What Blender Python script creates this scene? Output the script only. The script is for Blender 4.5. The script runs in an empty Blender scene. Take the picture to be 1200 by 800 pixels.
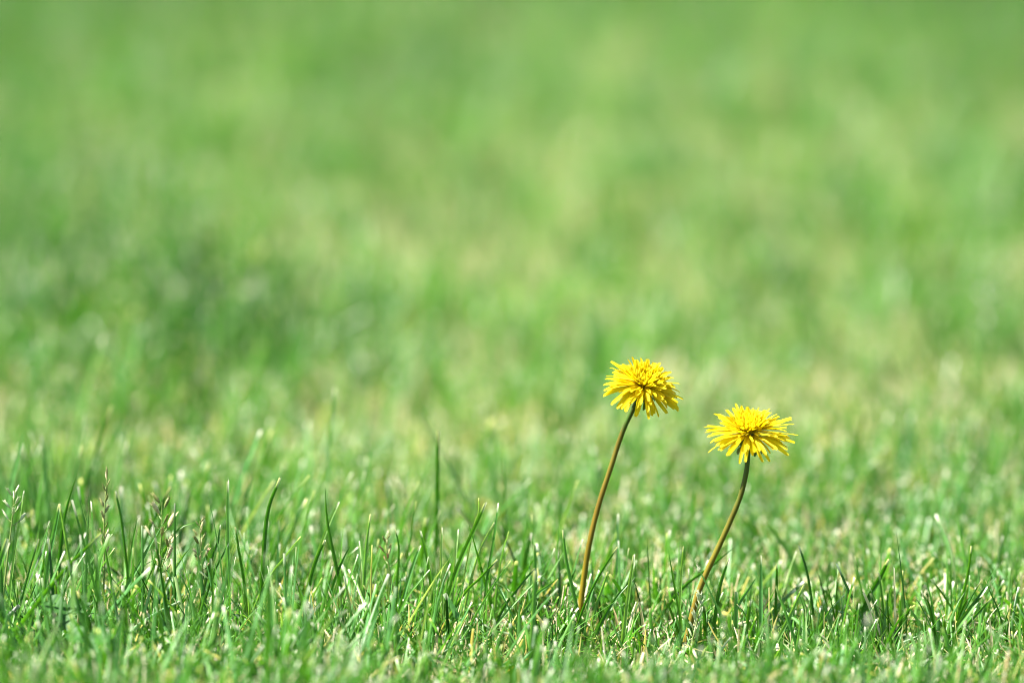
import bpy, math, random
import numpy as np
from mathutils import Vector, Matrix, Quaternion

R = math.radians
sc = bpy.context.scene
COL = sc.collection
random.seed(11)
rng = np.random.default_rng(77)

# ------------------------------------------------------------------ camera
FPX = 6667.0                    # focal length in photo pixels (200 mm on full frame)
PITCH = R(10.0)
DIST = 2.33                     # lens to the flowers
ANG0 = PITCH + math.atan(350 / FPX)
CAM = Vector((0, -DIST * math.cos(ANG0), DIST * math.sin(ANG0)))
cam_d = bpy.data.cameras.new('camera')
cam = bpy.data.objects.new('camera', cam_d)
COL.objects.link(cam)
cam.location = CAM
cam.rotation_euler = (math.pi / 2 - PITCH, 0, 0)
cam_d.sensor_width = 36.0
cam_d.lens = 200.0
cam_d.clip_start = 0.05
cam_d.clip_end = 2000
cam_d.dof.use_dof = True
cam_d.dof.focus_distance = 2.306
cam_d.dof.aperture_fstop = 3.9
sc.camera = cam

# ------------------------------------------------------------------ sky, sun, exposure
SUN_EL, SUN_AZ = R(58), R(-100)      # azimuth measured from +Y towards +X
world = bpy.data.worlds.new('World')
sc.world = world
world.use_nodes = True
wn = world.node_tree.nodes
wl = world.node_tree.links
wn.clear()
wo = wn.new('ShaderNodeOutputWorld')
wb = wn.new('ShaderNodeBackground')
ws = wn.new('ShaderNodeTexSky')
ws.sky_type = 'NISHITA'
ws.sun_disc = False
ws.sun_elevation = SUN_EL
ws.sun_rotation = SUN_AZ
ws.air_density = 1.0
ws.dust_density = 1.5
wb.inputs['Strength'].default_value = 0.06
wl.new(ws.outputs[0], wb.inputs['Color'])
wl.new(wb.outputs[0], wo.inputs['Surface'])

sun_d = bpy.data.lights.new('sun', 'SUN')
sun_d.energy = 5.0
sun_d.angle = R(0.53)
sun_d.color = (1.0, 0.96, 0.88)
sun = bpy.data.objects.new('sun', sun_d)
COL.objects.link(sun)
sun_dir = Vector((math.sin(SUN_AZ) * math.cos(SUN_EL), math.cos(SUN_AZ) * math.cos(SUN_EL), math.sin(SUN_EL)))
sun.rotation_euler = sun_dir.to_track_quat('Z', 'Y').to_euler()
sun.location = sun_dir * 20

sc.view_settings.view_transform = 'Standard'
sc.view_settings.look = 'None'
sc.view_settings.gamma = 1.0
sc.view_settings.exposure = 2.2
sc.render.engine = 'CYCLES'
cy = sc.cycles
sc.cycles.filter_width = 1.0
cy.max_bounces = 10
cy.diffuse_bounces = 6
cy.glossy_bounces = 3
cy.transmission_bounces = 6
cy.caustics_reflective = False
cy.caustics_refractive = False
cy.sample_clamp_indirect = 6.0
cy.use_denoising = True
cy.denoiser = 'OPENIMAGEDENOISE'
cy.denoising_input_passes = 'RGB_ALBEDO_NORMAL'
cy.denoising_prefilter = 'ACCURATE'

# ------------------------------------------------------------------ helpers
cp, sp = math.cos(PITCH), math.sin(PITCH)


def ray(px, py):
    x, y = (px - 600) / FPX, (400 - py) / FPX
    return Vector((x, cp + y * sp, -sp + y * cp))


def at(px, py, Y):
    d = ray(px, py)
    return CAM + d * ((Y - CAM.y) / d.y)


def ground_at(px, py):
    d = ray(px, py)
    return CAM + d * (-CAM.z / d.z)


def tag(o, label=None, cat=None, group=None, kind=None):
    if label: o['label'] = label
    if cat: o['category'] = cat
    if group: o['group'] = group
    if kind: o['kind'] = kind
    return o


def link(name, me, parent=None, mat=None):
    o = bpy.data.objects.new(name, me)
    COL.objects.link(o)
    if parent is not None:
        o.parent = parent
    if mat is not None and me is not None and not me.materials:
        me.materials.append(mat)
    return o


def np_mesh(name, V, F, attrs=None, smooth=True):
    """V (n,3); F (m,4) quads or (m,3) triangles; attrs {name: (n,4)}"""
    me = bpy.data.meshes.new(name)
    V = np.ascontiguousarray(V, dtype=np.float32)
    F = np.ascontiguousarray(F, dtype=np.int32)
    k = F.shape[1]
    me.vertices.add(len(V))
    me.vertices.foreach_set('co', V.ravel())
    me.loops.add(F.size)
    me.loops.foreach_set('vertex_index', F.ravel())
    me.polygons.add(len(F))
    me.polygons.foreach_set('loop_start', np.arange(0, F.size, k, dtype=np.int32))
    me.polygons.foreach_set('loop_total', np.full(len(F), k, dtype=np.int32))
    if smooth:
        me.polygons.foreach_set('use_smooth', np.ones(len(F), dtype=bool))
    for an, av in (attrs or {}).items():
        a = me.attributes.new(an, 'FLOAT_COLOR', 'POINT')
        a.data.foreach_set('color', np.ascontiguousarray(av, dtype=np.float32).ravel())
    me.update(calc_edges=True)
    me.validate()
    return me


# ------------------------------------------------------------------ materials
def new_mat(name):
    m = bpy.data.materials.new(name)
    m.use_nodes = True
    m.node_tree.nodes.clear()
    return m, m.node_tree.nodes, m.node_tree.links


def ramp(N, stops, interp='LINEAR'):
    r = N.new('ShaderNodeValToRGB')
    r.color_ramp.interpolation = interp
    e = r.color_ramp.elements
    while len(e) < len(stops):
        e.new(0.5)
    for el, (p, c) in zip(e, stops):
        el.position = p
        el.color = (*c, 1)
    return r


def mixrgb(N, Lk, fac, a, b, mode='MIX'):
    m = N.new('ShaderNodeMix')
    m.data_type = 'RGBA'
    m.blend_type = mode
    for sock, v in ((m.inputs[0], fac), (m.inputs[6], a), (m.inputs[7], b)):
        if hasattr(v, 'is_output'):
            Lk.new(v, sock)
        elif isinstance(v, (int, float)):
            sock.default_value = v
        else:
            sock.default_value = (*v, 1)
    return m.outputs[2]


def math_n(N, Lk, op, a, b=None, clamp=False):
    m = N.new('ShaderNodeMath')
    m.operation = op
    m.use_clamp = clamp
    for sock, v in ((m.inputs[0], a), (m.inputs[1], b)):
        if v is None: continue
        if hasattr(v, 'is_output'):
            Lk.new(v, sock)
        else:
            sock.default_value = v
    return m.outputs[0]


def leafy(name, build_colour, rough=0.42, spec=0.5, trans=0.42, trans_gain=(1.0, 1.0, 1.0), bump=None):
    m, N, Lk = new_mat(name)
    out = N.new('ShaderNodeOutputMaterial')
    p = N.new('ShaderNodeBsdfPrincipled')
    t = N.new('ShaderNodeBsdfTranslucent')
    mx = N.new('ShaderNodeMixShader')
    mx.inputs[0].default_value = trans
    p.inputs['Roughness'].default_value = rough
    p.inputs['Specular IOR Level'].default_value = spec
    c = build_colour(N, Lk)
    Lk.new(c, p.inputs['Base Color'])
    Lk.new(mixrgb(N, Lk, 1.0, c, trans_gain, 'MULTIPLY'), t.inputs['Color'])
    if bump is not None:
        b = N.new('ShaderNodeBump')
        b.inputs['Strength'].default_value = bump[1]
        b.inputs['Distance'].default_value = 0.0003
        nz = N.new('ShaderNodeTexNoise')
        nz.inputs['Scale'].default_value = bump[0]
        tc = N.new('ShaderNodeTexCoord')
        Lk.new(tc.outputs['Object'], nz.inputs['Vector'])
        Lk.new(nz.outputs[0], b.inputs['Height'])
        Lk.new(b.outputs[0], p.inputs['Normal'])
    Lk.new(p.outputs[0], mx.inputs[1])
    Lk.new(t.outputs[0], mx.inputs[2])
    Lk.new(mx.outputs[0], out.inputs['Surface'])
    return m


def grass_colour(N, Lk):
    """attribute 'blade': r = hue pick, g = position along the blade, b = dryness, a = bleached cut tip"""
    at_ = N.new('ShaderNodeAttribute')
    at_.attribute_name = 'blade'
    s = N.new('ShaderNodeSeparateColor')
    Lk.new(at_.outputs['Color'], s.inputs[0])
    g = ramp(N, [(0.0, (0.010, 0.060, 0.005)), (0.22, (0.034, 0.140, 0.008)), (0.48, (0.074, 0.218, 0.014)),
                 (0.70, (0.080, 0.238, 0.066)), (0.87, (0.165, 0.320, 0.070)), (1.0, (0.320, 0.420, 0.195))])
    Lk.new(s.outputs[0], g.inputs[0])
    tc = N.new('ShaderNodeTexCoord')
    nz = N.new('ShaderNodeTexNoise')
    nz.inputs['Scale'].default_value = 260
    nz.inputs['Detail'].default_value = 3
    Lk.new(tc.outputs['Object'], nz.inputs['Vector'])
    mot = ramp(N, [(0.3, (0.72, 0.74, 0.65)), (0.7, (1.25, 1.2, 1.2))])
    Lk.new(nz.outputs[0], mot.inputs[0])
    c = mixrgb(N, Lk, 1.0, g.outputs[0], mot.outputs[0], 'MULTIPLY')
    # pale sheath at the foot
    foot = ramp(N, [(0.0, (1, 1, 1)), (0.28, (0, 0, 0))])
    Lk.new(s.outputs[1], foot.inputs[0])
    c = mixrgb(N, Lk, math_n(N, Lk, 'MULTIPLY', foot.outputs[0], 0.55), c, (0.30, 0.34, 0.14))
    # straw
    d = ramp(N, [(0.0, (0.50, 0.36, 0.17)), (0.4, (0.60, 0.48, 0.30)), (0.7, (0.66, 0.57, 0.45)), (1.0, (0.42, 0.23, 0.10))])
    Lk.new(s.outputs[0], d.inputs[0])
    c = mixrgb(N, Lk, s.outputs[2], c, d.outputs[0])
    # frayed pale tip left by the mower
    tip = ramp(N, [(0.90, (0, 0, 0)), (0.985, (1, 1, 1))])
    Lk.new(s.outputs[1], tip.inputs[0])
    c = mixrgb(N, Lk, math_n(N, Lk, 'MULTIPLY', tip.outputs[0], at_.outputs['Alpha'], True), c, (0.78, 0.74, 0.62))
    return c


M_GRASS = leafy('grass_blade_green', grass_colour, rough=0.43, spec=0.48, trans=0.43, trans_gain=(1.25, 1.3, 0.45))


def petal_colour(N, Lk):
    a = N.new('ShaderNodeAttribute')
    a.attribute_name = 'petal'
    s = N.new('ShaderNodeSeparateColor')
    Lk.new(a.outputs['Color'], s.inputs[0])
    oi = N.new('ShaderNodeObjectInfo')
    r1 = ramp(N, [(0.0, (0.56, 0.43, 0.003)), (0.5, (0.58, 0.48, 0.005)), (1.0, (0.60, 0.51, 0.014))])
    Lk.new(oi.outputs['Random'], r1.inputs[0])
    # deeper orange towards the throat
    th = ramp(N, [(0.0, (1, 1, 1)), (0.55, (0, 0, 0))])
    Lk.new(s.outputs[1], th.inputs[0])
    c = mixrgb(N, Lk, math_n(N, Lk, 'MULTIPLY', th.outputs[0], 0.45), r1.outputs[0], (0.56, 0.42, 0.003))
    tp = ramp(N, [(0.93, (0, 0, 0)), (1.0, (1, 1, 1))])
    Lk.new(s.outputs[1], tp.inputs[0])
    c = mixrgb(N, Lk, math_n(N, Lk, 'MULTIPLY', tp.outputs[0], 0.25), c, (0.55, 0.30, 0.02))
    return c


M_PETAL = leafy('petal_yellow', petal_colour, rough=0.65, spec=0.2, trans=0.5, trans_gain=(1.35, 1.3, 0.6))


def stem_colour_for(stops):
    def f(N, Lk):
        a = N.new('ShaderNodeAttribute')
        a.attribute_name = 'stem'
        s = N.new('ShaderNodeSeparateColor')
        Lk.new(a.outputs['Color'], s.inputs[0])
        r = ramp(N, stops)
        nz = N.new('ShaderNodeTexNoise')
        nz.inputs['Scale'].default_value = 320
        tc = N.new('ShaderNodeTexCoord')
        mp = N.new('ShaderNodeMapping')
        mp.inputs['Scale'].default_value = (1, 1, 0.12)
        Lk.new(tc.outputs['Object'], mp.inputs[0])
        Lk.new(mp.outputs[0], nz.inputs['Vector'])
        j = math_n(N, Lk, 'MULTIPLY', math_n(N, Lk, 'SUBTRACT', nz.outputs[0], 0.5), 0.35)
        Lk.new(math_n(N, Lk, 'ADD', s.outputs[1], j, True), r.inputs[0])
        mot = ramp(N, [(0.3, (0.75, 0.75, 0.75)), (0.7, (1.2, 1.2, 1.2))])
        Lk.new(nz.outputs[0], mot.inputs[0])
        return mixrgb(N, Lk, 1.0, r.outputs[0], mot.outputs[0], 'MULTIPLY')
    return f


M_STEM_A = leafy('stem_russet', stem_colour_for([(0.0, (0.14, 0.14, 0.02)), (0.2, (0.185, 0.140, 0.008)), (0.6, (0.135, 0.090, 0.006)),
                                                 (0.84, (0.105, 0.085, 0.008)), (0.93, (0.045, 0.065, 0.010)), (1.0, (0.04, 0.085, 0.012))]),
                 rough=0.45, spec=0.25, trans=0.06)
M_STEM_B = leafy('stem_olive', stem_colour_for([(0.0, (0.11, 0.15, 0.03)), (0.15, (0.165, 0.115, 0.015)), (0.45, (0.150, 0.125, 0.009)),
                                                (0.72, (0.085, 0.085, 0.008)), (0.85, (0.050, 0.080, 0.010)), (1.0, (0.04, 0.08, 0.012))]),
                 rough=0.45, spec=0.25, trans=0.06)
M_BRACT = leafy('bract_green', lambda N, Lk: mixrgb(N, Lk, 0.5, (0.05, 0.11, 0.02), (0.08, 0.13, 0.035)), rough=0.5, spec=0.3, trans=0.2)


def husk_colour(N, Lk):
    oi = N.new('ShaderNodeObjectInfo')
    r = ramp(N, [(0.0, (0.16, 0.20, 0.05)), (0.45, (0.36, 0.36, 0.16)), (0.75, (0.55, 0.50, 0.34)), (1.0, (0.30, 0.17, 0.09))])
    Lk.new(oi.outputs['Random'], r.inputs[0])
    tc = N.new('ShaderNodeTexCoord')
    nz = N.new('ShaderNodeTexNoise')
    nz.inputs['Scale'].default_value = 900
    Lk.new(tc.outputs['Object'], nz.inputs['Vector'])
    mot = ramp(N, [(0.3, (0.6, 0.6, 0.55)), (0.7, (1.35, 1.3, 1.2))])
    Lk.new(nz.outputs[0], mot.inputs[0])
    return mixrgb(N, Lk, 1.0, r.outputs[0], mot.outputs[0], 'MULTIPLY')


M_HUSK = leafy('seed_husk', husk_colour, rough=0.45, spec=0.4, trans=0.3)
M_HUSK_PALE = leafy('seed_husk_pale', lambda N, Lk: mixrgb(N, Lk, 0.5, (0.42, 0.50, 0.26), (0.52, 0.55, 0.36)), rough=0.45, spec=0.4, trans=0.3)
M_CULM = leafy('grass_culm', lambda N, Lk: mixrgb(N, Lk, 0.5, (0.14, 0.24, 0.05), (0.20, 0.24, 0.07)), rough=0.4, spec=0.5, trans=0.2)


def clover_colour(N, Lk):
    a = N.new('ShaderNodeAttribute')
    a.attribute_name = 'leaflet'
    s = N.new('ShaderNodeSeparateColor')
    Lk.new(a.outputs['Color'], s.inputs[0])
    r = ramp(N, [(0.0, (0.025, 0.10, 0.012)), (0.5, (0.03, 0.11, 0.014)), (0.62, (0.05, 0.15, 0.03)), (0.74, (0.03, 0.11, 0.014)), (1.0, (0.025, 0.10, 0.012))])
    Lk.new(s.outputs[1], r.inputs[0])
    return r.outputs[0]


M_CLOVER = leafy('clover_leaf', clover_colour, rough=0.55, spec=0.3, trans=0.35, trans_gain=(1.2, 1.2, 0.7))

# soil and thatch
m, N, Lk = new_mat('lawn_soil')
out = N.new('ShaderNodeOutputMaterial')
p = N.new('ShaderNodeBsdfPrincipled')
p.inputs['Roughness'].default_value = 0.95
p.inputs['Specular IOR Level'].default_value = 0.15
tc = N.new('ShaderNodeTexCoord')
n1 = N.new('ShaderNodeTexNoise')
n1.inputs['Scale'].default_value = 90
n1.inputs['Detail'].default_value = 8
n2 = N.new('ShaderNodeTexNoise')
n2.inputs['Scale'].default_value = 9
n2.inputs['Detail'].default_value = 5
Lk.new(tc.outputs['Object'], n1.inputs['Vector'])
Lk.new(tc.outputs['Object'], n2.inputs['Vector'])
s1 = ramp(N, [(0.3, (0.05, 0.036, 0.02)), (0.55, (0.13, 0.10, 0.05)), (0.75, (0.26, 0.20, 0.11))])
s2 = ramp(N, [(0.35, (0.05, 0.10, 0.02)), (0.65, (0.10, 0.17, 0.035))])
Lk.new(n1.outputs[0], s1.inputs[0])
Lk.new(n2.outputs[0], s2.inputs[0])
Lk.new(mixrgb(N, Lk, 0.45, s1.outputs[0], s2.outputs[0]), p.inputs['Base Color'])
bp = N.new('ShaderNodeBump')
bp.inputs['Distance'].default_value = 0.004
Lk.new(n1.outputs[0], bp.inputs['Height'])
Lk.new(bp.outputs[0], p.inputs['Normal'])
Lk.new(p.outputs[0], out.inputs['Surface'])
M_SOIL = m

# ------------------------------------------------------------------ ground
# one sheet: fine and lumpy where it is looked at, coarse out to the horizon


def lump(x, y):
    return (0.0022 * np.sin(x * 31 + 1.3 * np.sin(y * 19)) + 0.002 * np.sin(y * 27 + 1.1 * np.sin(x * 23 + 2))
            + 0.0012 * np.sin(x * 71 + y * 53)) - 0.003


gx = np.concatenate([[-600, -150, -40, -12, -5], np.linspace(-1.2, 1.2, 97), [5, 12, 40, 150, 600]])
gy = np.concatenate([[-600, -150, -40, -12, -4], np.linspace(-1.0, 3.4, 150), [6, 14, 40, 150, 600]])
GX, GY = np.meshgrid(gx, gy)
GZ = np.where((np.abs(GX) <= 1.2) & (GY >= -1.0) & (GY <= 3.4), lump(GX, GY), -0.003)
V = np.stack([GX.ravel(), GY.ravel(), GZ.ravel()], 1)
nx, ny = len(gx), len(gy)
ii, jj = np.meshgrid(np.arange(nx - 1), np.arange(ny - 1))
a0 = (jj * nx + ii).ravel()
F = np.stack([a0, a0 + 1, a0 + 1 + nx, a0 + nx], 1)
ground = link('ground', np_mesh('ground', V, F), mat=M_SOIL)
tag(ground, 'brown soil and thatch beneath the mown lawn', 'ground', kind='structure')


# ------------------------------------------------------------------ grass generator
def blades(x, y, z, L, w, az, th0, bend, twist, rnd, dry, cut, segs, fold=0.28):
    """arrays of blade parameters -> vertices, quads, attribute. fold > 0 gives three verts across."""
    n = len(x)
    across = 3 if fold > 0 else 2
    P = np.stack([x, y, z], 1).astype(np.float64)
    ca, sa = np.cos(az), np.sin(az)
    side0 = np.stack([-sa, ca, np.zeros(n)], 1)
    Vs, As = [], []
    prev = P.copy()
    for i in range(segs + 1):
        s = i / segs
        tilt = th0 + bend * s ** 1.4
        st, ct = np.sin(tilt), np.cos(tilt)
        d = np.stack([st * ca, st * sa, ct], 1)
        if i > 0:
            prev = prev + d * (L / segs)[:, None]
        tw = twist * s + twist * 0.3
        nrm = np.cross(side0, d)
        side = side0 * np.cos(tw)[:, None] + nrm * np.sin(tw)[:, None]
        nn = np.cross(side, d)
        sharp = 1 - s ** 2.2
        blunt = 1 - 0.45 * s ** 2
        prof = np.where(cut > 0.01, blunt, np.maximum(sharp, 0.05)) * min(1.0, 0.62 + 1.6 * s)
        hw = (w * prof * 0.5)[:, None]
        if across == 3:
            Vs.append(np.stack([prev - side * hw + nn * hw * fold, prev - nn * hw * fold, prev + side * hw + nn * hw * fold], 1))
        else:
            Vs.append(np.stack([prev - side * hw, prev + side * hw], 1))
        As.append(np.repeat(np.stack([rnd, np.full(n, s), dry, cut], 1)[:, None, :], across, 1))
    V = np.stack(Vs, 1).reshape(n, -1, 3)
    A = np.stack(As, 1).reshape(n, -1, 4)
    per = (segs + 1) * across
    q = []
    for i in range(segs):
        for k in range(across - 1):
            b = i * across + k
            q.append([b, b + 1, b + across + 1, b + across])
    F = (np.array(q)[None] + (np.arange(n) * per)[:, None, None]).reshape(-1, 4)
    return V.reshape(-1, 3), F, A.reshape(-1, 4)


def fld(x, y, f, ph):
    return (np.sin(x * f * 1.0 + 1.7 * np.sin(y * f * 0.6 + ph) + ph) * np.sin(y * f * 0.5 + 1.3 * np.sin(x * f * 0.9 + ph * 2) + ph * 3)
            + 0.5 * np.sin(x * f * 2.3 + ph * 5 + np.sin(y * f)) * np.sin(y * f * 1.3 + ph * 7))


# lusher (+) and drier (-) places in the lawn, plus painted corner vignetting: photo pixel on the ground, radius across, radius along, strength
SPOTS = [(200, 420, .10, .16, .9), (60, 330, .10, .3, .6), (330, 410, .10, .14, .55), (1075, 470, .06, .12, .7), (950, 600, .05, .06, .6),
         (100, 560, .07, .07, -1.1), (260, 590, .06, .07, -.5), (480, 600, .06, .07, -.5), (920, 480, .06, .14, -.7), (540, 440, .08, .12, -.4),
         (860, 250, .14, .3, -.6), (480, 250, .14, .3, -.35), (600, 620, .04, .06, .5), (1060, 690, .06, .05, -.5), (700, 690, .06, .05, -.3),
         (1180, 560, .05, .08, .5), (760, 520, .06, .1, .2), (60, 690, .1, .06, .5), (300, 700, .1, .05, .4), (60, 800, .08, .05, .4),
         (10, 20, .14, .6, .7), (1195, 40, .14, .7, .4), (1190, 330, .06, .2, .5), (110, 470, .05, .10, -.8), (600, 100, .2, .3, -.3), (420, 330, .06, .1, -.5), (500, 520, .05, .06, -.5), (400, 560, .10, .07, -.5), (1130, 600, .08, .06, -.5), (850, 560, .08, .07, -.4)]  # the two top-corner entries darken the grass to paint in lens vignetting
SPW = [(ground_at(a, b), rx, ry, s) for a, b, rx, ry, s in SPOTS]


def lush(x, y):
    v = 0.42 * fld(x, y, 9.0, 0.7) + 0.42 * fld(x, y, 26.0, 2.1)
    for g, rx, ry, s in SPW:
        v = v + 1.1 * s * np.exp(-((x - g.x) / rx) ** 2 - ((y - g.y) / ry) ** 2)
    return v


LOW = [(ground_at(a, b), rx, ry, s) for a, b, rx, ry, s in [(690, 775, .035, .035, .25), (815, 790, .045, .045, .36), (760, 790, .06, .05, .15), (960, 790, .08, .05, .15)]]


def height(x, y):
    v = 0.90 - 0.14 * np.tanh((x + 0.03) / 0.06) * np.exp(-((y - 0.05) / 0.5) ** 2)
    for g, rx, ry, s in LOW:
        v = v - s * np.exp(-((x - g.x) / rx) ** 2 - ((y - g.y) / ry) ** 2)
    return np.clip(v, 0.38, 1.1)


def sward(n_shoots, xr, yr, dens_fn, leaves, segs, fold, wscale=1.0, lush_fn=lush, lumpy=True):
    x = rng.uniform(*xr, n_shoots)
    y = rng.uniform(*yr, n_shoots)
    lu = lush_fn(x, y)
    clump = np.clip(0.62 + 0.5 * fld(x, y, 62.0, 1.1), 0.18, 1.0)
    keep = rng.uniform(size=n_shoots) < dens_fn(x, y) * np.clip(0.86 + 0.14 * lu, 0.45, 1) * clump
    x, y, lu = x[keep], y[keep], lu[keep]
    k = leaves
    n = len(x) * k
    X = np.repeat(x, k) + rng.normal(0, 0.0016, n)
    Y = np.repeat(y, k) + rng.normal(0, 0.0016, n)
    LU = np.repeat(lu, k)
    order = np.tile(np.arange(k), len(x)) / max(1, k - 1)
    tall = np.repeat(rng.gamma(6.0, 1 / 6.0, len(x)), k)
    L = (0.020 + 0.016 * tall + 0.010 * LU) * rng.uniform(0.65, 1.3, n) * (1.15 - 0.35 * order)
    L = np.clip(L * height(X, Y) if lumpy else L * 0.9, 0.008, 0.085)
    W = np.repeat((0.0010 + 0.0018 * rng.beta(1.3, 1.9, len(x))), k) * rng.uniform(0.75, 1.2, n) * wscale
    az = np.repeat(rng.normal(0, 1.1, len(x)) + 2.2 * fld(x, y, 17.0, 3.3), k) + order * 2.6 + rng.normal(0, 0.5, n)
    th0 = np.abs(rng.normal(0.12, 0.30, n)) + order * rng.uniform(0.0, 0.55, n)
    bend = np.abs(rng.normal(0.12, 0.4, n)) * (0.4 + 0.9 * order)
    twist = rng.normal(0, 0.7, n)
    hue = np.clip(np.repeat(rng.beta(1.5, 1.7, len(x)), k) * 0.85 + rng.uniform(-0.18, 0.3, n) - 0.16 * LU - 0.13 * np.clip((Y - 0.25) / 0.8, 0, 1), 0, 1)
    dry = np.zeros(n)
    isdry = rng.uniform(size=n) < np.clip(0.08 - 0.08 * LU + 0.05 * order, 0.015, 0.32) * np.where(Y > 0.45, 0.3, 1.0)
    dry[isdry] = rng.uniform(0.6, 1.0, isdry.sum())
    L[isdry] *= 0.55
    th0[isdry] += rng.uniform(0, 0.35, isdry.sum())
    hue = np.where(isdry, rng.uniform(0, 1, n), hue)
    cut = np.where(rng.uniform(size=n) < 0.45, rng.uniform(0.3, 1.0, n), 0.0)
    Z = (lump(X, Y) if lumpy else np.full(n, -0.003)) - 0.001
    return blades(X, Y, Z, L, W, az, th0, bend, twist, hue, dry, cut, segs, fold)


def thatch(n, xr, yr):
    """dead clippings and stubble lying in the sward"""
    X = rng.uniform(*xr, n)
    Y = rng.uniform(*yr, n)
    L = 0.004 + 0.014 * rng.beta(1.3, 2.2, n)
    W = rng.uniform(0.0006, 0.0016, n)
    az = rng.uniform(0, 6.283, n)
    th0 = rng.uniform(0.1, 1.6, n)
    bend = rng.normal(0, 0.3, n)
    Z = lump(X, Y) + rng.uniform(0.0, 0.010, n)
    hue = 0.2 + 0.7 * rng.beta(2, 1.6, n)
    return blades(X, Y, Z, L, W, az, th0, bend, rng.normal(0, 1, n), hue, rng.uniform(0.75, 1, n), np.full(n, 0.2), 3, 0.3)


def undergrowth(n, xr, yr):
    """fine short leaves filling the sward"""
    X = rng.uniform(*xr, n)
    Y = rng.uniform(*yr, n)
    L = rng.uniform(0.011, 0.031, n) * np.clip(height(X, Y) + 0.15, 0, 1)
    W = rng.uniform(0.0007, 0.0018, n)
    az = rng.uniform(0, 6.283, n)
    th0 = np.abs(rng.normal(0.35, 0.45, n))
    bend = rng.normal(0.3, 0.5, n)
    hue = np.clip(rng.beta(1.6, 1.6, n), 0, 1)
    dry = np.where(rng.uniform(size=n) < 0.14, 0.9, 0.0)
    cut = np.where(rng.uniform(size=n) < 0.4, rng.uniform(0.3, 1, n), 0.0)
    return blades(X, Y, lump(X, Y) - 0.001, L, W, az, th0, bend, rng.normal(0, .8, n), hue, dry, cut, 4, 0.3)


def join(parts):
    Vs, Fs, As, off = [], [], [], 0
    for v, f, a in parts:
        Vs.append(v)
        Fs.append(f + off)
        As.append(a)
        off += len(v)
    return np.concatenate(Vs), np.concatenate(Fs), np.concatenate(As)


CD = -CAM.y


def in_view(x, y, m=0.06):
    return (np.abs(x) < 0.09 * (y + CD) + m).astype(float)


BX, BY0, BY1 = 0.75, -0.5, 3.0         # the block of lawn grown blade by blade
dn = lambda x, y: 0.72 + 0.28 * in_view(x, y, 0.1)
v1 = sward(19000, (-BX, BX), (BY0, 0.42), dn, 4, 5, 0.3)
v2 = sward(36000, (-BX, BX), (0.42, BY1), dn, 4, 4, 0.0, 0.85)
v3 = thatch(9500, (-0.42, 0.42), (BY0, 0.6))
v4 = undergrowth(52000, (-0.34, 0.34), (-0.42, 0.36))
Vv, Ff, Aa = join([v1, v3, v4])
near = link('grass', np_mesh('grass', Vv, Ff, {'blade': Aa}), mat=M_GRASS)
tag(near, 'short sunlit mown grass around the foot of the dandelions', 'grass', kind='stuff')
Vv, Ff, Aa = v2
far = link('grass', np_mesh('grass_behind', Vv, Ff, {'blade': Aa}), mat=M_GRASS)
tag(far, 'soft blurred mown grass stretching away behind the dandelions', 'grass', kind='stuff')

# the rest of the lawn: one turf tile repeated over a grid with geometry nodes
TS = 0.5
zero = lambda x, y: 0.3 * fld(x, y, 12.566, 0.4)
vt = sward(2600, (-TS / 2, TS / 2), (-TS / 2, TS / 2), lambda x, y: np.ones_like(x), 3, 3, 0.0, 1.5, zero, False)
tile = np_mesh('turf_tile', vt[0], vt[1], {'blade': vt[2]})
tile.materials.append(M_GRASS)
cells = []
for cx in np.arange(-4.75, 5, TS):
    for cyy in np.arange(-3.75, 13, TS):
        if abs(cx) < BX and BY0 < cyy < BY1:
            continue
        if (Vector((cx, cyy)) - Vector((CAM.x, CAM.y))).length < 0.6:
            continue
        cells.append((cx, cyy, 0))
pm = bpy.data.meshes.new('turf_cells')
pm.from_pydata(cells, [], [])
lawn = link('grass', pm)
tag(lawn, 'wide mown lawn running on around the dandelions', 'grass', kind='stuff')
tile_ob = bpy.data.objects.new('turf_tile', tile)      # geometry source only, not linked into the scene
ng = bpy.data.node_groups.new('turf', 'GeometryNodeTree')
ng.interface.new_socket('Geometry', in_out='INPUT', socket_type='NodeSocketGeometry')
ng.interface.new_socket('Geometry', in_out='OUTPUT', socket_type='NodeSocketGeometry')
gi, go = ng.nodes.new('NodeGroupInput'), ng.nodes.new('NodeGroupOutput')
oi = ng.nodes.new('GeometryNodeObjectInfo')
oi.inputs['Object'].default_value = tile_ob
ip = ng.nodes.new('GeometryNodeInstanceOnPoints')
rv = ng.nodes.new('FunctionNodeRandomValue')
rv.data_type = 'INT'
rv.inputs[4].default_value = 0
rv.inputs[5].default_value = 3
mu = ng.nodes.new('ShaderNodeMath')
mu.operation = 'MULTIPLY'
mu.inputs[1].default_value = math.pi / 2
cx_ = ng.nodes.new('ShaderNodeCombineXYZ')
ng.links.new(gi.outputs[0], ip.inputs['Points'])
ng.links.new(oi.outputs['Geometry'], ip.inputs['Instance'])
ng.links.new(rv.outputs[2], mu.inputs[0])
ng.links.new(mu.outputs[0], cx_.inputs[2])
ng.links.new(cx_.outputs[0], ip.inputs['Rotation'])
ng.links.new(ip.outputs[0], go.inputs[0])
lawn.modifiers.new('turf', 'NODES').node_group = ng


# ------------------------------------------------------------------ tubes and strips along a path
def bezier_path(pts, n):
    """Catmull-Rom through the points"""
    P = [Vector(p) for p in pts]
    P = [P[0] * 2 - P[1]] + P + [P[-1] * 2 - P[-2]]
    segs = len(P) - 3
    res = []
    for i in range(n + 1):
        u = i / n * segs
        k = min(int(u), segs - 1)
        t = u - k
        a, b, c, d = P[k:k + 4]
        res.append(0.5 * ((2 * b) + (c - a) * t + (2 * a - 5 * b + 4 * c - d) * t * t + (3 * b - a - 3 * c + d) * t ** 3))
    return res


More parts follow.
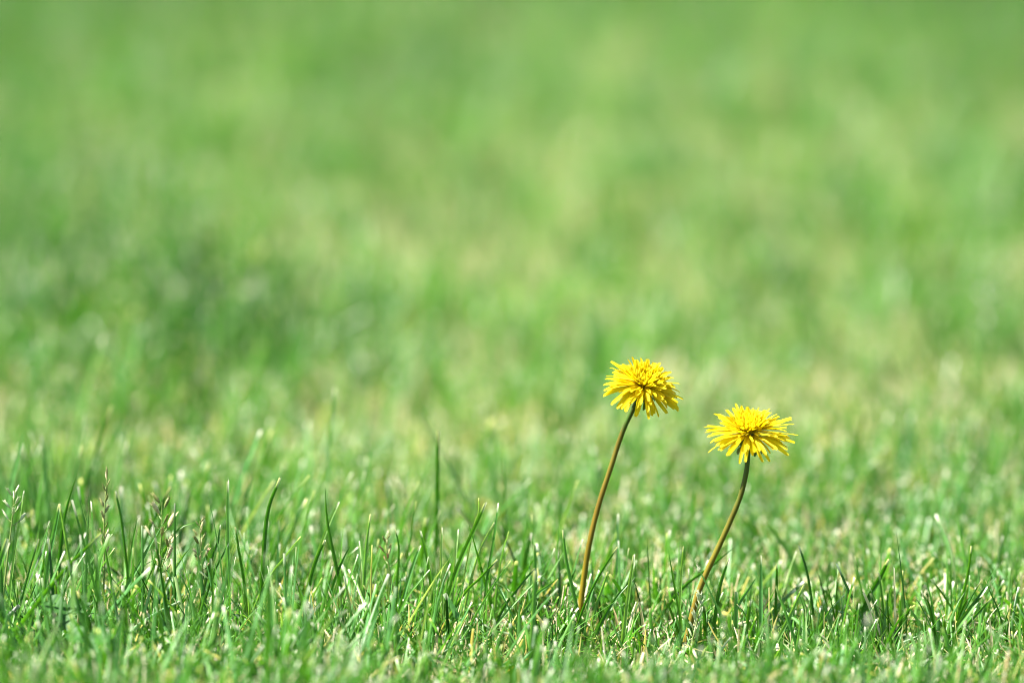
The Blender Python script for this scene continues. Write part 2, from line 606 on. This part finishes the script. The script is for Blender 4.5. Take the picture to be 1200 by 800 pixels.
def tube_mesh(name, path, radii, sides=10, attr='stem'):
    V, A = [], []
    up = Vector((0.3, 1, 0.2)).normalized()
    n = len(path)
    for i, p in enumerate(path):
        d = (path[min(i + 1, n - 1)] - path[max(i - 1, 0)]).normalized()
        s = d.cross(up).normalized()
        t = s.cross(d)
        for k in range(sides):
            a = 2 * math.pi * k / sides
            V.append(p + (s * math.cos(a) + t * math.sin(a)) * radii[i])
            A.append((0, i / (n - 1), 0, 1))
    F = []
    for i in range(n - 1):
        for k in range(sides):
            a, b = i * sides + k, i * sides + (k + 1) % sides
            F.append((a, b, b + sides, a + sides))
    return np_mesh(name, np.array([tuple(v) for v in V]), np.array(F), {attr: np.array(A)})


# ------------------------------------------------------------------ dandelions
def petal_mesh(name, length, width, curve, cup, rs):
    """strap-shaped ray floret along +X from the origin, five small teeth at the end; curve bends it down"""
    n = 9
    V, A = [], []
    x = z = 0.0
    side_drift = rs.uniform(-0.12, 0.12)
    for i in range(n + 1):
        s = i / n
        a = curve * (s ** 1.3) + 0.10 * math.sin(s * 5 + rs.uniform(-.3, .3))
        if i:
            x += math.cos(a) * length / n
            z -= math.sin(a) * length / n
        w = width * (0.34 + 0.66 * min(1, s * 1.9)) * (1 - 0.30 * max(0, (s - 0.6) / 0.4) ** 2) * 0.5
        yc = side_drift * length * s * s
        for k, u in enumerate((-1, -0.5, 0, 0.5, 1)):
            tooth = 0
            if i == n:
                tooth = (-0.5, 0.35, 0.1, 0.4, -0.4)[k] * width * 0.32
            V.append((x + tooth * math.cos(a), yc + u * w, z + cup * w * (u * u - 0.4) - tooth * math.sin(a)))
            A.append((rs.random(), s, 0, 1))
    F = []
    for i in range(n):
        for k in range(4):
            b = i * 5 + k
            F.append((b, b + 1, b + 6, b + 5))
    return np_mesh(name, np.array(V), np.array(F), {'petal': np.array(A)})


def dandelion(stem_px, Y, axis, label, seed, stem_mat, sizes, droop, r_stem, slim=1.0):
    rs = random.Random(seed)
    pts = [at(px, py, Y + dy) for px, py, dy in stem_px]
    # run the foot of the stem into the ground
    d = (pts[0] - pts[1]).normalized()
    if pts[0].z > -0.004:
        pts.insert(0, pts[0] + d * ((pts[0].z + 0.006) / max(0.2, -d.z)))
    base = Vector((pts[0].x, pts[0].y, 0))
    root = link('dandelion', None)
    root.location = base
    root.empty_display_size = 0.02
    tag(root, label, 'dandelion', 'dandelions in bloom')
    path = [p - base for p in bezier_path(pts, 40)]
    radii = [r_stem * (1.12 - 0.28 * i / 40) * (1 + 0.03 * math.sin(i * 1.9)) for i in range(41)]
    radii[-1] *= 1.25
    radii[-2] *= 1.08
    st = link('stem', tube_mesh('dandelion_stem', path, radii, 14), root, stem_mat)
    top = path[-1]
    ax = Vector(axis).normalized()
    rot = Vector((0, 0, 1)).rotation_difference(ax)
    # green cup under the florets
    prof = [(0.0014, -0.0005), (0.0030, 0.0006), (0.0043, 0.0024), (0.0045, 0.0046), (0.0041, 0.0066), (0.0036, 0.0077), (0.0015, 0.0080), (0.0001, 0.0081)]
    V, F, S = [], [], 16
    for r_, z_ in prof:
        for k in range(S):
            a = 2 * math.pi * k / S
            rr = r_ * (1 + 0.05 * (k % 2))
            V.append((rr * math.cos(a), rr * math.sin(a), z_))
    for i in range(len(prof) - 1):
        for k in range(S):
            a, b = i * S + k, i * S + (k + 1) % S
            F.append((a, b, b + S, a + S))
    head = link('flower_head', np_mesh('flower_cup', np.array(V), np.array(F)), root, M_BRACT)
    head.location = top
    head.rotation_mode = 'QUATERNION'
    head.rotation_quaternion = rot
    # reflexed outer bracts
    bm_ = petal_mesh('bract', 0.0040, 0.0016, 1.5, 0.4, rs)
    bm_.materials.append(M_BRACT)
    for k in range(11):
        o = link('bract', bm_, head)
        a = k * 2 * math.pi / 11 + rs.uniform(-.1, .1)
        o.location = (0.0042 * math.cos(a), 0.0042 * math.sin(a), 0.002)
        o.rotation_euler = (0, rs.uniform(-0.1, 0.5), a)
    # ray florets, whorl by whorl: (count, length, elevation deg, curve, radius at foot, height)
    mats = []
    whorls = [(30, 0.0144, 0, 0.55, 0.0036, 0.0066), (30, 0.0138, 8, 0.45, 0.0034, 0.0070), (29, 0.0128, 17, 0.42, 0.0031, 0.0074),
              (28, 0.0114, 27, 0.38, 0.0028, 0.0077), (27, 0.0099, 38, 0.32, 0.0025, 0.0079), (25, 0.0084, 50, 0.25, 0.0021, 0.0080)]
    for wi, (cnt, ln, el, cv, rf, hz) in enumerate(whorls):
        vs = []
        for q in range(5):
            pmsh = petal_mesh('petal', ln * sizes * rs.uniform(0.9, 1.1), rs.uniform(0.0014, 0.0023) * (1 - 0.06 * wi) * slim, (cv + droop * (1.0 - 0.18 * wi)) * rs.uniform(0.4, 1.5), rs.uniform(0.15, 0.7), rs)
            pmsh.materials.append(M_PETAL)
            vs.append(pmsh)
        off = rs.uniform(0, 6)
        for k in range(cnt):
            o = link('petal', vs[(k * 3 + rs.randint(0, 4)) % 5], head)
            a = off + k * 2 * math.pi / cnt + rs.uniform(-0.12, 0.12)
            o.location = (rf * math.cos(a), rf * math.sin(a), hz + rs.uniform(-.0004, .0004))
            o.rotation_euler = (rs.uniform(-0.5, 0.5), -R(el - droop * 16 + rs.uniform(-9, 9)), a)
            sc_ = rs.choice((rs.uniform(0.78, 0.95), rs.uniform(0.92, 1.06), rs.uniform(1.0, 1.16)))
            o.scale = (sc_, rs.uniform(0.8, 1.1), 1)
    # the crowded short florets and curled styles of the centre: too small to pick apart
    VV, FF, AA, off = [], [], [], 0
    for k in range(170):
        f = (k + 0.5) / 170
        a = k * 2.39996
        rr = 0.0030 * math.sqrt(f)
        el = R(90 - 36 * f + rs.uniform(-10, 10))
        ln = (0.0052 + 0.0024 * f) * rs.uniform(0.8, 1.2)
        tmp = petal_mesh('tmp', ln, rs.uniform(0.0010, 0.0018), rs.uniform(-0.3, 0.8), 0.6, rs)
        co = np.zeros(len(tmp.vertices) * 3, dtype=np.float32)
        tmp.vertices.foreach_get('co', co)
        co = co.reshape(-1, 3)
        fa = np.zeros(len(tmp.loops), dtype=np.int32)
        tmp.loops.foreach_get('vertex_index', fa)
        Mx = Matrix.Translation((rr * math.cos(a), rr * math.sin(a), 0.0078)) @ Matrix.Rotation(a, 4, 'Z') @ Matrix.Rotation(-el, 4, 'Y') @ Matrix.Rotation(rs.uniform(-1, 1), 4, 'X')
        Mx = np.array(Mx)
        VV.append(co @ Mx[:3, :3].T + Mx[:3, 3])
        FF.append(fa.reshape(-1, 4) + off)
        AA.append(np.stack([np.full(50, rs.random()), np.tile(np.repeat(np.linspace(0.1, 0.9, 10), 5), 1), np.zeros(50), np.ones(50)], 1))
        off += len(co)
        bpy.data.meshes.remove(tmp)
    fl = link('florets', np_mesh('florets', np.concatenate(VV), np.concatenate(FF), {'petal': np.concatenate(AA)}), head, M_PETAL)
    fl['kind'] = 'stuff'
    return root


dandelion([(679, 722, 0), (682, 695, 0), (686, 665, 0), (692, 630, 0), (702, 590, 0.001), (715, 550, 0.002), (730, 505, 0.002), (748, 467, -0.001)], 0.006,
          (0.27, -0.40, 0.87), 'taller dandelion with russet leaning stem and drooping rounded yellow head', 5, M_STEM_A, 0.87, 0.14, 0.00116, 1.12)
dandelion([(806, 742, 0), (816, 702, 0), (826, 675, 0), (840, 645, 0), (855, 612, 0), (868, 580, 0), (875, 550, 0), (877, 524, 0)], -0.010,
          (0.0, -0.27, 0.96), 'shorter dandelion with olive curved stem and wide flat yellow head', 9, M_STEM_B, 0.98, 0.0, 0.00117, 0.98)

# ------------------------------------------------------------------ single grass blades that stand clear of the sward
# (points tip -> foot in photo pixels, depth offset in m, width mm, hue 0..1, dry, bleached tip)
B = [
    ([(94, 545), (77, 598), (70, 650)], .01, 2.0, .05, 0, .2), ([(70, 590), (63, 625), (56, 660)], 0, 2.6, .62, 0, 1), ([(70, 590), (76, 625), (82, 665)], -.004, 1.7, .8, 0, 1),
    ([(28, 575), (21, 620), (13, 680)], 0, 1.3, .85, 0, .9), ([(107, 588), (110, 630), (114, 685)], 0, 2.0, .2, 0, .9), ([(135, 575), (142, 610), (150, 680)], .01, 1.6, .15, 0, 1),
    ([(161, 608), (155, 640), (149, 690)], 0, 1.5, .5, 0, .3), ([(194, 607), (172, 645), (143, 700)], -.01, 2.2, .7, 0, .2), ([(28, 503), (20, 540), (10, 590)], .07, 3.0, .7, 0, 0),
    ([(204, 628), (186, 650), (163, 705)], 0, 1.2, .02, 0, .9), ([(132, 625), (112, 650), (92, 685)], 0, 1.4, .75, 0, .3), ([(106, 618), (96, 638), (83, 668)], 0, 1.1, .1, 0, 0),
    ([(267, 563), (267, 615), (268, 685)], .004, 2.0, .72, 0, 1), ([(328, 560), (313, 603), (307, 680)], 0, 2.1, .12, 0, .9), ([(381, 570), (384, 615), (400, 695)], 0, 2.1, .22, 0, 0),
    ([(397, 588), (383, 620), (362, 680)], .012, 1.5, .85, 0, .8), ([(352, 628), (335, 650), (310, 685)], 0, 1.5, .82, 0, 1), ([(381, 632), (371, 655), (362, 690)], -.006, 1.8, .1, 0, 1),
    ([(258, 615), (255, 635), (246, 660)], 0, 1.4, .02, 0, .8), ([(270, 632), (262, 648), (248, 678)], 0, 1.2, .02, 0, 0), ([(276, 618), (280, 645), (286, 680)], 0, 1.5, .1, 0, .7),
    ([(241, 645), (250, 665), (266, 700)], -.006, 1.4, .8, 0, 1), ([(224, 640), (212, 655), (192, 690)], 0, 1.5, .78, 0, 0), ([(231, 611), (207, 622), (184, 668)], .004, 1.7, .4, 0, 0),
    ([(410, 640), (402, 655), (389, 690)], 0, 1.5, .04, 0, 0), ([(434, 603), (429, 640), (426, 690)], 0, 1.6, .75, 0, 1), ([(463, 620), (467, 645), (464, 695)], 0, 1.9, .08, 0, .8),
    ([(421, 634), (423, 660), (424, 695)], 0, 1.0, .95, 0, .8), ([(436, 638), (435, 670), (435, 710)], -.01, 1.0, 1., .3, .9), ([(493, 622), (500, 650), (507, 700)], 0, 1.8, .4, 0, 1),
    ([(492, 640), (484, 662), (473, 700)], .006, 1.8, .68, 0, 1), ([(503, 668), (490, 683), (474, 705)], -.008, 1.5, .3, 0, .4), ([(518, 618), (517, 650), (518, 700)], 0, 1.3, .88, 0, 1),
    ([(537, 620), (534, 650), (530, 700)], 0, 1.2, .9, 0, .8), ([(569, 589), (551, 630), (531, 680)], 0, 2.3, .3, 0, .7), ([(561, 583), (561, 600), (553, 628)], .001, 1.0, .9, 0, .8),
    ([(579, 612), (562, 645), (549, 690)], 0, 1.4, .88, 0, .8), ([(584, 589), (579, 630), (571, 680)], 0, 1.5, .1, 0, .8), ([(582, 656), (563, 676), (540, 700)], -.006, 1.8, .3, 0, .9),
    ([(598, 657), (575, 690), (552, 730)], -.014, 1.7, .6, 0, 1), ([(596, 622), (588, 650), (582, 690)], .012, 1.5, .75, 0, .3), ([(580, 680), (592, 688), (604, 712)], -.01, 1.6, .85, 0, 1),
    ([(659, 620), (664, 660), (677, 718)], -.006, 2.0, .55, 0, 1), ([(724, 640), (703, 672), (682, 715)], -.012, 1.5, .15, 0, .8), ([(745, 675), (722, 700), (704, 730)], -.015, 2.0, .08, 0, 0),
    ([(743, 650), (737, 690), (730, 745)], -.024, 2.0, .85, 0, 1), ([(627, 665), (608, 687), (588, 715)], -.006, 1.6, .06, 0, .4), ([(627, 668), (625, 720), (622, 770)], -.05, 2.7, .7, 0, .8),
    ([(656, 675), (642, 686), (624, 702)], -.005, 1.8, .55, 0, 0), ([(712, 670), (706, 688), (698, 712)], -.004, 1.5, .75, 0, 1), ([(702, 668), (697, 682), (690, 705)], 0, 1.5, .7, 0, 1),
    ([(783, 643), (789, 678), (797, 720)], -.005, 1.6, .3, 0, 0), ([(801, 640), (799, 665), (797, 705)], -.004, 1.2, .85, 0, .8), ([(864, 638), (832, 664), (796, 692)], .016, 2.0, .12, 0, 0),
    ([(817, 662), (832, 692), (854, 740)], -.028, 1.4, .62, 0, 1), ([(854, 655), (844, 685), (838, 720)], -.008, 1.9, .14, 0, .9), ([(892, 651), (892, 690), (892, 745)], -.012, 2.0, .66, 0, .9),
    ([(910, 661), (910, 680), (909, 705)], .004, 1.5, .1, 0, 1), ([(901, 688), (901, 705), (900, 725)], -.012, 1.6, .5, 1, .6), ([(909, 686), (922, 722), (936, 765)], -.03, 1.7, .66, 0, .3),
    ([(942, 685), (926, 720), (906, 760)], -.03, 2.0, .8, 0, .6), ([(936, 639), (946, 672), (953, 722)], 0, 1.5, .05, 0, .9), ([(980, 660), (1002, 708), (1028, 755)], -.016, 1.9, .2, 0, 1),
    ([(887, 675), (877, 690), (863, 712)], -.004, 2.0, .68, 0, 0), ([(965, 703), (970, 720), (977, 745)], -.01, 1.7, .75, 0, 1), ([(1041, 656), (1030, 678), (1015, 708)], .01, 2.6, .1, 0, 1),
    ([(1012, 694), (1022, 718), (1028, 748)], -.012, 1.9, .7, .85, .8), ([(1169, 657), (1152, 692), (1118, 738)], -.006, 1.6, .1, 0, 0), ([(1156, 687), (1140, 710), (1116, 742)], -.008, 2.8, .45, 0, .5),
    ([(1162, 700), (1142, 722), (1117, 748)], -.012, 1.6, .2, 0, .9), ([(1155, 680), (1162, 698), (1170, 716)], -.014, 1.2, .02, 0, .7), ([(1146, 693), (1132, 704), (1121, 730)], 0, 1.3, .0, 0, 0),
    ([(1085, 680), (1092, 705), (1096, 738)], -.006, 1.5, .12, 0, 0), ([(1068, 710), (1058, 728), (1048, 750)], -.006, 1.7, .2, 0, .9), ([(1138, 640), (1134, 672), (1122, 722)], .004, 1.9, .4, 0, 1),
    ([(1048, 665), (1049, 700), (1050, 740)], 0, 1.6, .6, .8, .8), ([(1058, 668), (1058, 690), (1057, 722)], .006, 1.5, .8, 0, 1), ([(1096, 733), (1075, 745), (1046, 758)], -.02, 1.4, .5, 0, 0),
    ([(1187, 723), (1194, 735), (1204, 752)], -.014, 1.4, .04, 0, 0), ([(1104, 736), (1114, 765), (1127, 800)], -.07, 2.4, .6, 0, .4), ([(120, 397), (109, 432), (95, 480)], .30, 3.2, .8, 0, .9),
    ([(42, 400), (40, 440), (38, 490)], .30, 3.0, .75, 0, .7), ([(305, 505), (293, 535), (283, 560)], .12, 2.6, .6, 0, .9), ([(392, 455), (388, 500), (384, 550)], .16, 2.2, .72, 0, 1),
    ([(572, 300), (560, 345), (549, 390)], .75, 3.0, .1, 0, 0), ([(897, 610), (913, 632), (928, 655)], .06, 2.6, .8, 0, .5), ([(538, 597), (556, 620), (575, 645)], .06, 3.0, .9, .2, .3),
]
# tufts the blades grow from: right edge of the foot in photo pixels, label
TUFTS = [
    (35, 'narrow pale upright blade tuft beside the bristly seed head'),
    (100, 'tall tuft with a forked pair of pale blue-green blades and dark curved blade'),
    (175, 'thick tuft of dark upright blades round the slender olive seed spike'),
    (230, 'low tuft of pale leaning blades between two seed heads'),
    (290, 'tuft with one straight broad blue-green blade above short dark ones'),
    (340, 'tuft with a tall dark green blade bent sideways near its top'),
    (410, 'tuft with a tall bright blade curving out at its foot'),
    (440, 'tuft of thin pale upright blades with bleached tips'),
    (480, 'tuft with one dark upright blade hooked at the tip'),
    (525, 'tuft of two pale-tipped blades meeting at the top'),
    (560, 'tuft with a broad green blade forked at its tip'),
    (612, 'tuft of thin slanting blades around one fine dark upright blade'),
    (650, 'tuft with a broad blue-green upright blade standing before darker leaners'),
    (712, 'tuft of slanting blades at the foot of the russet dandelion stem'),
    (760, 'single pale broad upright blade tuft between the two dandelion stems'),
    (820, 'tuft with a dark blade leaning behind the olive dandelion stem'),
    (870, 'tuft with a thin pale-tipped blade leaning towards the olive dandelion stem'),
    (915, 'tuft of stiff upright blue-green blades with a straw stub'),
    (945, 'pair of blue-green blades crossing each other low down'),
    (985, 'tuft with one fine dark upright blade with bleached point'),
    (1035, 'tuft with a long bright blade leaning over a dry grey one'),
    (1070, 'tuft with a dry straw-coloured upright blade and pale neighbour'),
    (1105, 'small tuft with a single dark fine pointed blade'),
    (1150, 'tuft of bright broad blades leaning steeply together with dark arching ones'),
    (9999, 'sparse tuft of short dark needle-like slanting blades'),
]
FAR_TUFTS = ['blurred tuft with one pale broad blade leaning in the dry patch', 'blurred tuft with an upright pale blade beside the dry patch',
             'soft tuft with a slanting blade with bleached end', 'soft tuft with one upright blue-green blade with a white tip',
             'far blurred tuft with a single dark slanting blade', 'extra']
tuft_of = {}


def tuft_root(key, label, base):
    if key not in tuft_of:
        r_ = link('grass_tuft', None)
        r_.location = base
        r_.empty_display_size = 0.01
        tag(r_, label, 'grass tuft', 'grass tufts standing out of the sward')
        tuft_of[key] = r_
        for k in range(4):      # short young leaves round the foot
            v, f, a_ = blades(*[np.array([q]) for q in (random.gauss(0, .002), random.gauss(0, .002), -0.004, random.uniform(.018, .03), random.uniform(.0013, .002),
                              random.uniform(0, 6.28), random.uniform(.1, .5), random.uniform(0, .8), random.uniform(-.5, .5), random.uniform(.1, .8), 0.0, random.choice((0.0, .7)))], 6, 0.3)
            link('blade', np_mesh('young_blade', v, f, {'blade': a_}), r_, M_GRASS)
    return tuft_of[key]


def hero(points, dY, wmm, hue, dry, cut):
    hue, wmm = min(1, hue * 0.88 + 0.12), wmm * 0.9
    tipY = dY + random.uniform(-.006, .006)
    n = len(points)
    P = [at(px, py, dY + (tipY - dY) * (1 - i / (n - 1)) ** 2) for i, (px, py) in enumerate(points)]
    P = P[::-1]
    d = (P[0] - P[1]).normalized()
    d = (d + Vector((0, 0, -0.5))).normalized()
    if P[0].z > 0:
        P.insert(0, P[0] + d * ((P[0].z + 0.004) / max(0.3, -d.z)))
    path = bezier_path(P, 14)
    base = Vector((path[0].x, path[0].y, 0))
    V, A = [], []
    face = random.uniform(-0.7, 0.7)
    tw = random.uniform(-0.7, 0.7)
    for i, p in enumerate(path):
        s = i / 14
        d = (path[min(i + 1, 14)] - path[max(i - 1, 0)]).normalized()
        ang = face + tw * s
        s0 = Vector((math.cos(ang), math.sin(ang), 0))
        side = (s0 - d * s0.dot(d)).normalized()
        nn = side.cross(d)
        prof = (1 - 0.5 * s ** 2.5 if cut > 0.25 else max(0.04, 1 - s ** 2.4)) * min(1, 0.6 + 1.5 * s)
        hw = wmm * 0.0005 * prof
        q = p - base
        V += [q - side * hw + nn * hw * .3, q - side * hw * .5 + nn * hw * .05, q - nn * hw * .28, q + side * hw * .5 + nn * hw * .05, q + side * hw + nn * hw * .3]
        A += [(hue, s, dry, cut)] * 5
    # frayed end
    if cut > 0.25:
        d = (path[-1] - path[-2]).normalized() * wmm * 0.0005
        for k in range(5):
            V[-5 + k] = V[-5 + k] + d * random.uniform(-0.5, 0.8)
    F = [(i * 5 + k, i * 5 + k + 1, i * 5 + k + 6, i * 5 + k + 5) for i in range(14) for k in range(4)]
    fx = points[-1][0]
    if dY > 0.1:
        key = ('far', points[0])
        label = FAR_TUFTS[sum(1 for k in tuft_of if k[0] == 'far')]
    else:
        i = next(i for i, t in enumerate(TUFTS) if fx < t[0])
        key, label = ('near', i), TUFTS[i][1]
    root = tuft_root(key, label, base)
    o = link('blade', np_mesh('blade', np.array([tuple(v) for v in V]), np.array(F), {'blade': np.array(A)}), root, M_GRASS)
    o.location = base - Vector(root.location)


for b in B:
    if b[2] > 0:
        hero(*b)


# ------------------------------------------------------------------ seed heads
def spikelet_mesh(seed, L=0.0042, W=0.0013):
    rs = random.Random(seed)
    V, F = [], []
    S, n = 6, 6
    for i in range(n + 1):
        s = i / n
        r = W * 0.5 * math.sin(math.pi * min(0.97, 0.12 + 0.85 * s)) ** 0.8 * (1 + 0.14 * math.sin(i * 3.1 + seed))
        for k in range(S):
            a = 2 * math.pi * k / S
            V.append((r * math.cos(a), 0.62 * r * math.sin(a), s * L))
    for i in range(n):
        for k in range(S):
            a, b = i * S + k, i * S + (k + 1) % S
            F.append((a, b, b + S, a + S))
    # two parted lemma points
    for sx in (-1, 1):
        b = len(V)
        V += [(sx * W * .12, 0, L * .7), (sx * W * .5, W * .12, L * .78), (sx * W * .62, 0, L * 1.12), (sx * W * .2, -W * .1, L * .85)]
        F.append((b, b + 1, b + 2, b + 3))
    return np_mesh('spikelet', np.array(V), np.array(F))


SPK = []
for q in range(4):
    a_ = spikelet_mesh(q, 0.0036 + 0.0005 * q, 0.0012 + 0.0001 * q)
    a_.materials.append(M_HUSK)
    b_ = a_.copy()
    b_.materials.clear()
    b_.materials.append(M_HUSK_PALE)
    SPK.append((a_, b_))


def seed_head(foot_px, top_px, Y, count, spread, start, label, pale, seed, scale=1.0):
    rs = random.Random(seed)
    top = at(*top_px, Y)
    f = at(*foot_px, Y)
    d = (f - top).normalized()
    P = [f + d * ((f.z + 0.004) / max(0.3, -d.z)), f, (f + top) / 2 + Vector((rs.uniform(-.001, .001), 0, 0)), top]
    path = bezier_path(P, 24)
    base = Vector((P[0].x, P[0].y, 0))
    root = link('grass_seed_head', None)
    root.location = base
    root.empty_display_size = 0.01
    tag(root, label, 'seed head', 'grass gone to seed in the lawn')
    path = [p - base for p in path]
    link('stalk', tube_mesh('stalk', path, [0.00045 * (1.2 - 0.8 * i / 24) for i in range(25)], 6), root, M_CULM)
    for k in range(count):
        s = start + (1 - start) * (k + 0.5) / count
        i = min(23, int(s * 24))
        p = path[i].lerp(path[i + 1], s * 24 - i)
        a = k * 2.4 + rs.uniform(-.4, .4)
        out = Vector((math.cos(a), math.sin(a), 0))
        reach = spread * (1.15 - (s - start) / (1 - start)) * rs.uniform(0.5, 1.1)
        q = p + out * reach + Vector((0, 0, reach * 0.6))
        if reach > 0.0012:
            link('branch', tube_mesh('branch', [p, (p + q) / 2 + Vector((0, 0, -0.0003)), q], [0.00022] * 3, 5), root, M_CULM)
        o = link('spikelet', SPK[k % 4][1 if pale else 0], root)
        o.location = q
        o.rotation_mode = 'QUATERNION'
        o.rotation_quaternion = Vector((0, 0, 1)).rotation_difference((out * (0.5 if spread < .001 else 0.7) + Vector((0, 0, 1))).normalized()) @ Quaternion((0, 0, 1), rs.uniform(0, 3))
        z_ = scale * rs.uniform(0.8, 1.15)
        o.scale = (z_, z_, z_)


seed_head((122, 670), (126, 553), 0.0, 16, 0.0007, 0.42, 'slender olive seed spike rising between tall grass blades', False, 1, 0.9)
seed_head((181, 690), (190, 588), 0.0, 10, 0.0052, 0.62, 'open seed head with fat purplish spikelets on wiry branches', False, 2, 1.25)
seed_head((180, 700), (200, 635), -0.01, 9, 0.0035, 0.6, 'low ragged seed head leaning beneath the fat-spikeleted one', False, 3, 1.05)
seed_head((240, 690), (234, 610), 0.0, 14, 0.0024, 0.5, 'fuzzy brownish seed head with many small spikelets among thin blades', False, 4, 0.8)
seed_head((8, 660), (17, 575), 0.0, 9, 0.0034, 0.66, 'pale bristly seed head beside a thin pale upright blade', True, 5, 1.0)
seed_head((811, 752), (821, 697), -0.024, 18, 0.0009, 0.35, 'whitish green seed spike at the foot of the olive dandelion stem', True, 6, 0.9)
seed_head((460, 690), (452, 630), 0.012, 9, 0.003, 0.6, 'small brown seed head behind the dark upright blade', False, 7, 0.8)


# ------------------------------------------------------------------ clover leaf low in the grass
def leaflet_mesh(name, L, Wd):
    V, A, F = [], [], []
    n, k = 10, 7
    for i in range(n + 1):
        s = i / n
        w = Wd * 0.5 * math.sin(math.pi * min(1, (0.06 + 0.88 * s)) ** 1.25) ** 0.7
        for j in range(k):
            u = j / (k - 1) * 2 - 1
            notch = 0.12 * L * (1 - abs(u)) ** 2 if i == n else 0
            V.append((s * L - notch, u * w, 0.22 * abs(u) * w - 0.12 * L * s * s + 0.0002 * math.sin(s * 40)))
            A.append((0, min(1, s + 0.15 * (1 - abs(u))), 0, 1))
    for i in range(n):
        for j in range(k - 1):
            b = i * k + j
            F.append((b, b + 1, b + k + 1, b + k))
    return np_mesh(name, np.array(V), np.array(F), {'leaflet': np.array(A)})


def clover(px, py, Y, size, tilt, label):
    top = at(px, py, Y)
    root = link('clover_leaf', None)
    base = Vector((top.x + 0.004, top.y + 0.01, 0))
    root.location = base
    root.empty_display_size = 0.01
    tag(root, label, 'clover')
    t = top - base
    path = bezier_path([Vector((0, 0, -0.004)), t * 0.5 + Vector((0.002, 0, 0.002)), t], 12)
    link('stalk', tube_mesh('clover_stalk', path, [0.0006] * 13, 7), root, M_CULM)
    lm = leaflet_mesh('leaflet', size, size * 0.92)
    lm.materials.append(M_CLOVER)
    for k in range(3):
        o = link('leaflet', lm, root)
        o.location = t
        q = Quaternion((1, 0, 0), tilt) @ Quaternion((0, 0, 1), k * 2.094 + 0.5) @ Quaternion((0, 1, 0), -0.15)
        o.rotation_mode = 'QUATERNION'
        o.rotation_quaternion = q


clover(78, 716, -0.05, 0.010, 0.75, 'dark green clover leaf low in the grass with its leaflets raised')
clover(104, 752, -0.085, 0.010, 0.6, 'bright green clover leaf spread flat among the front blades')
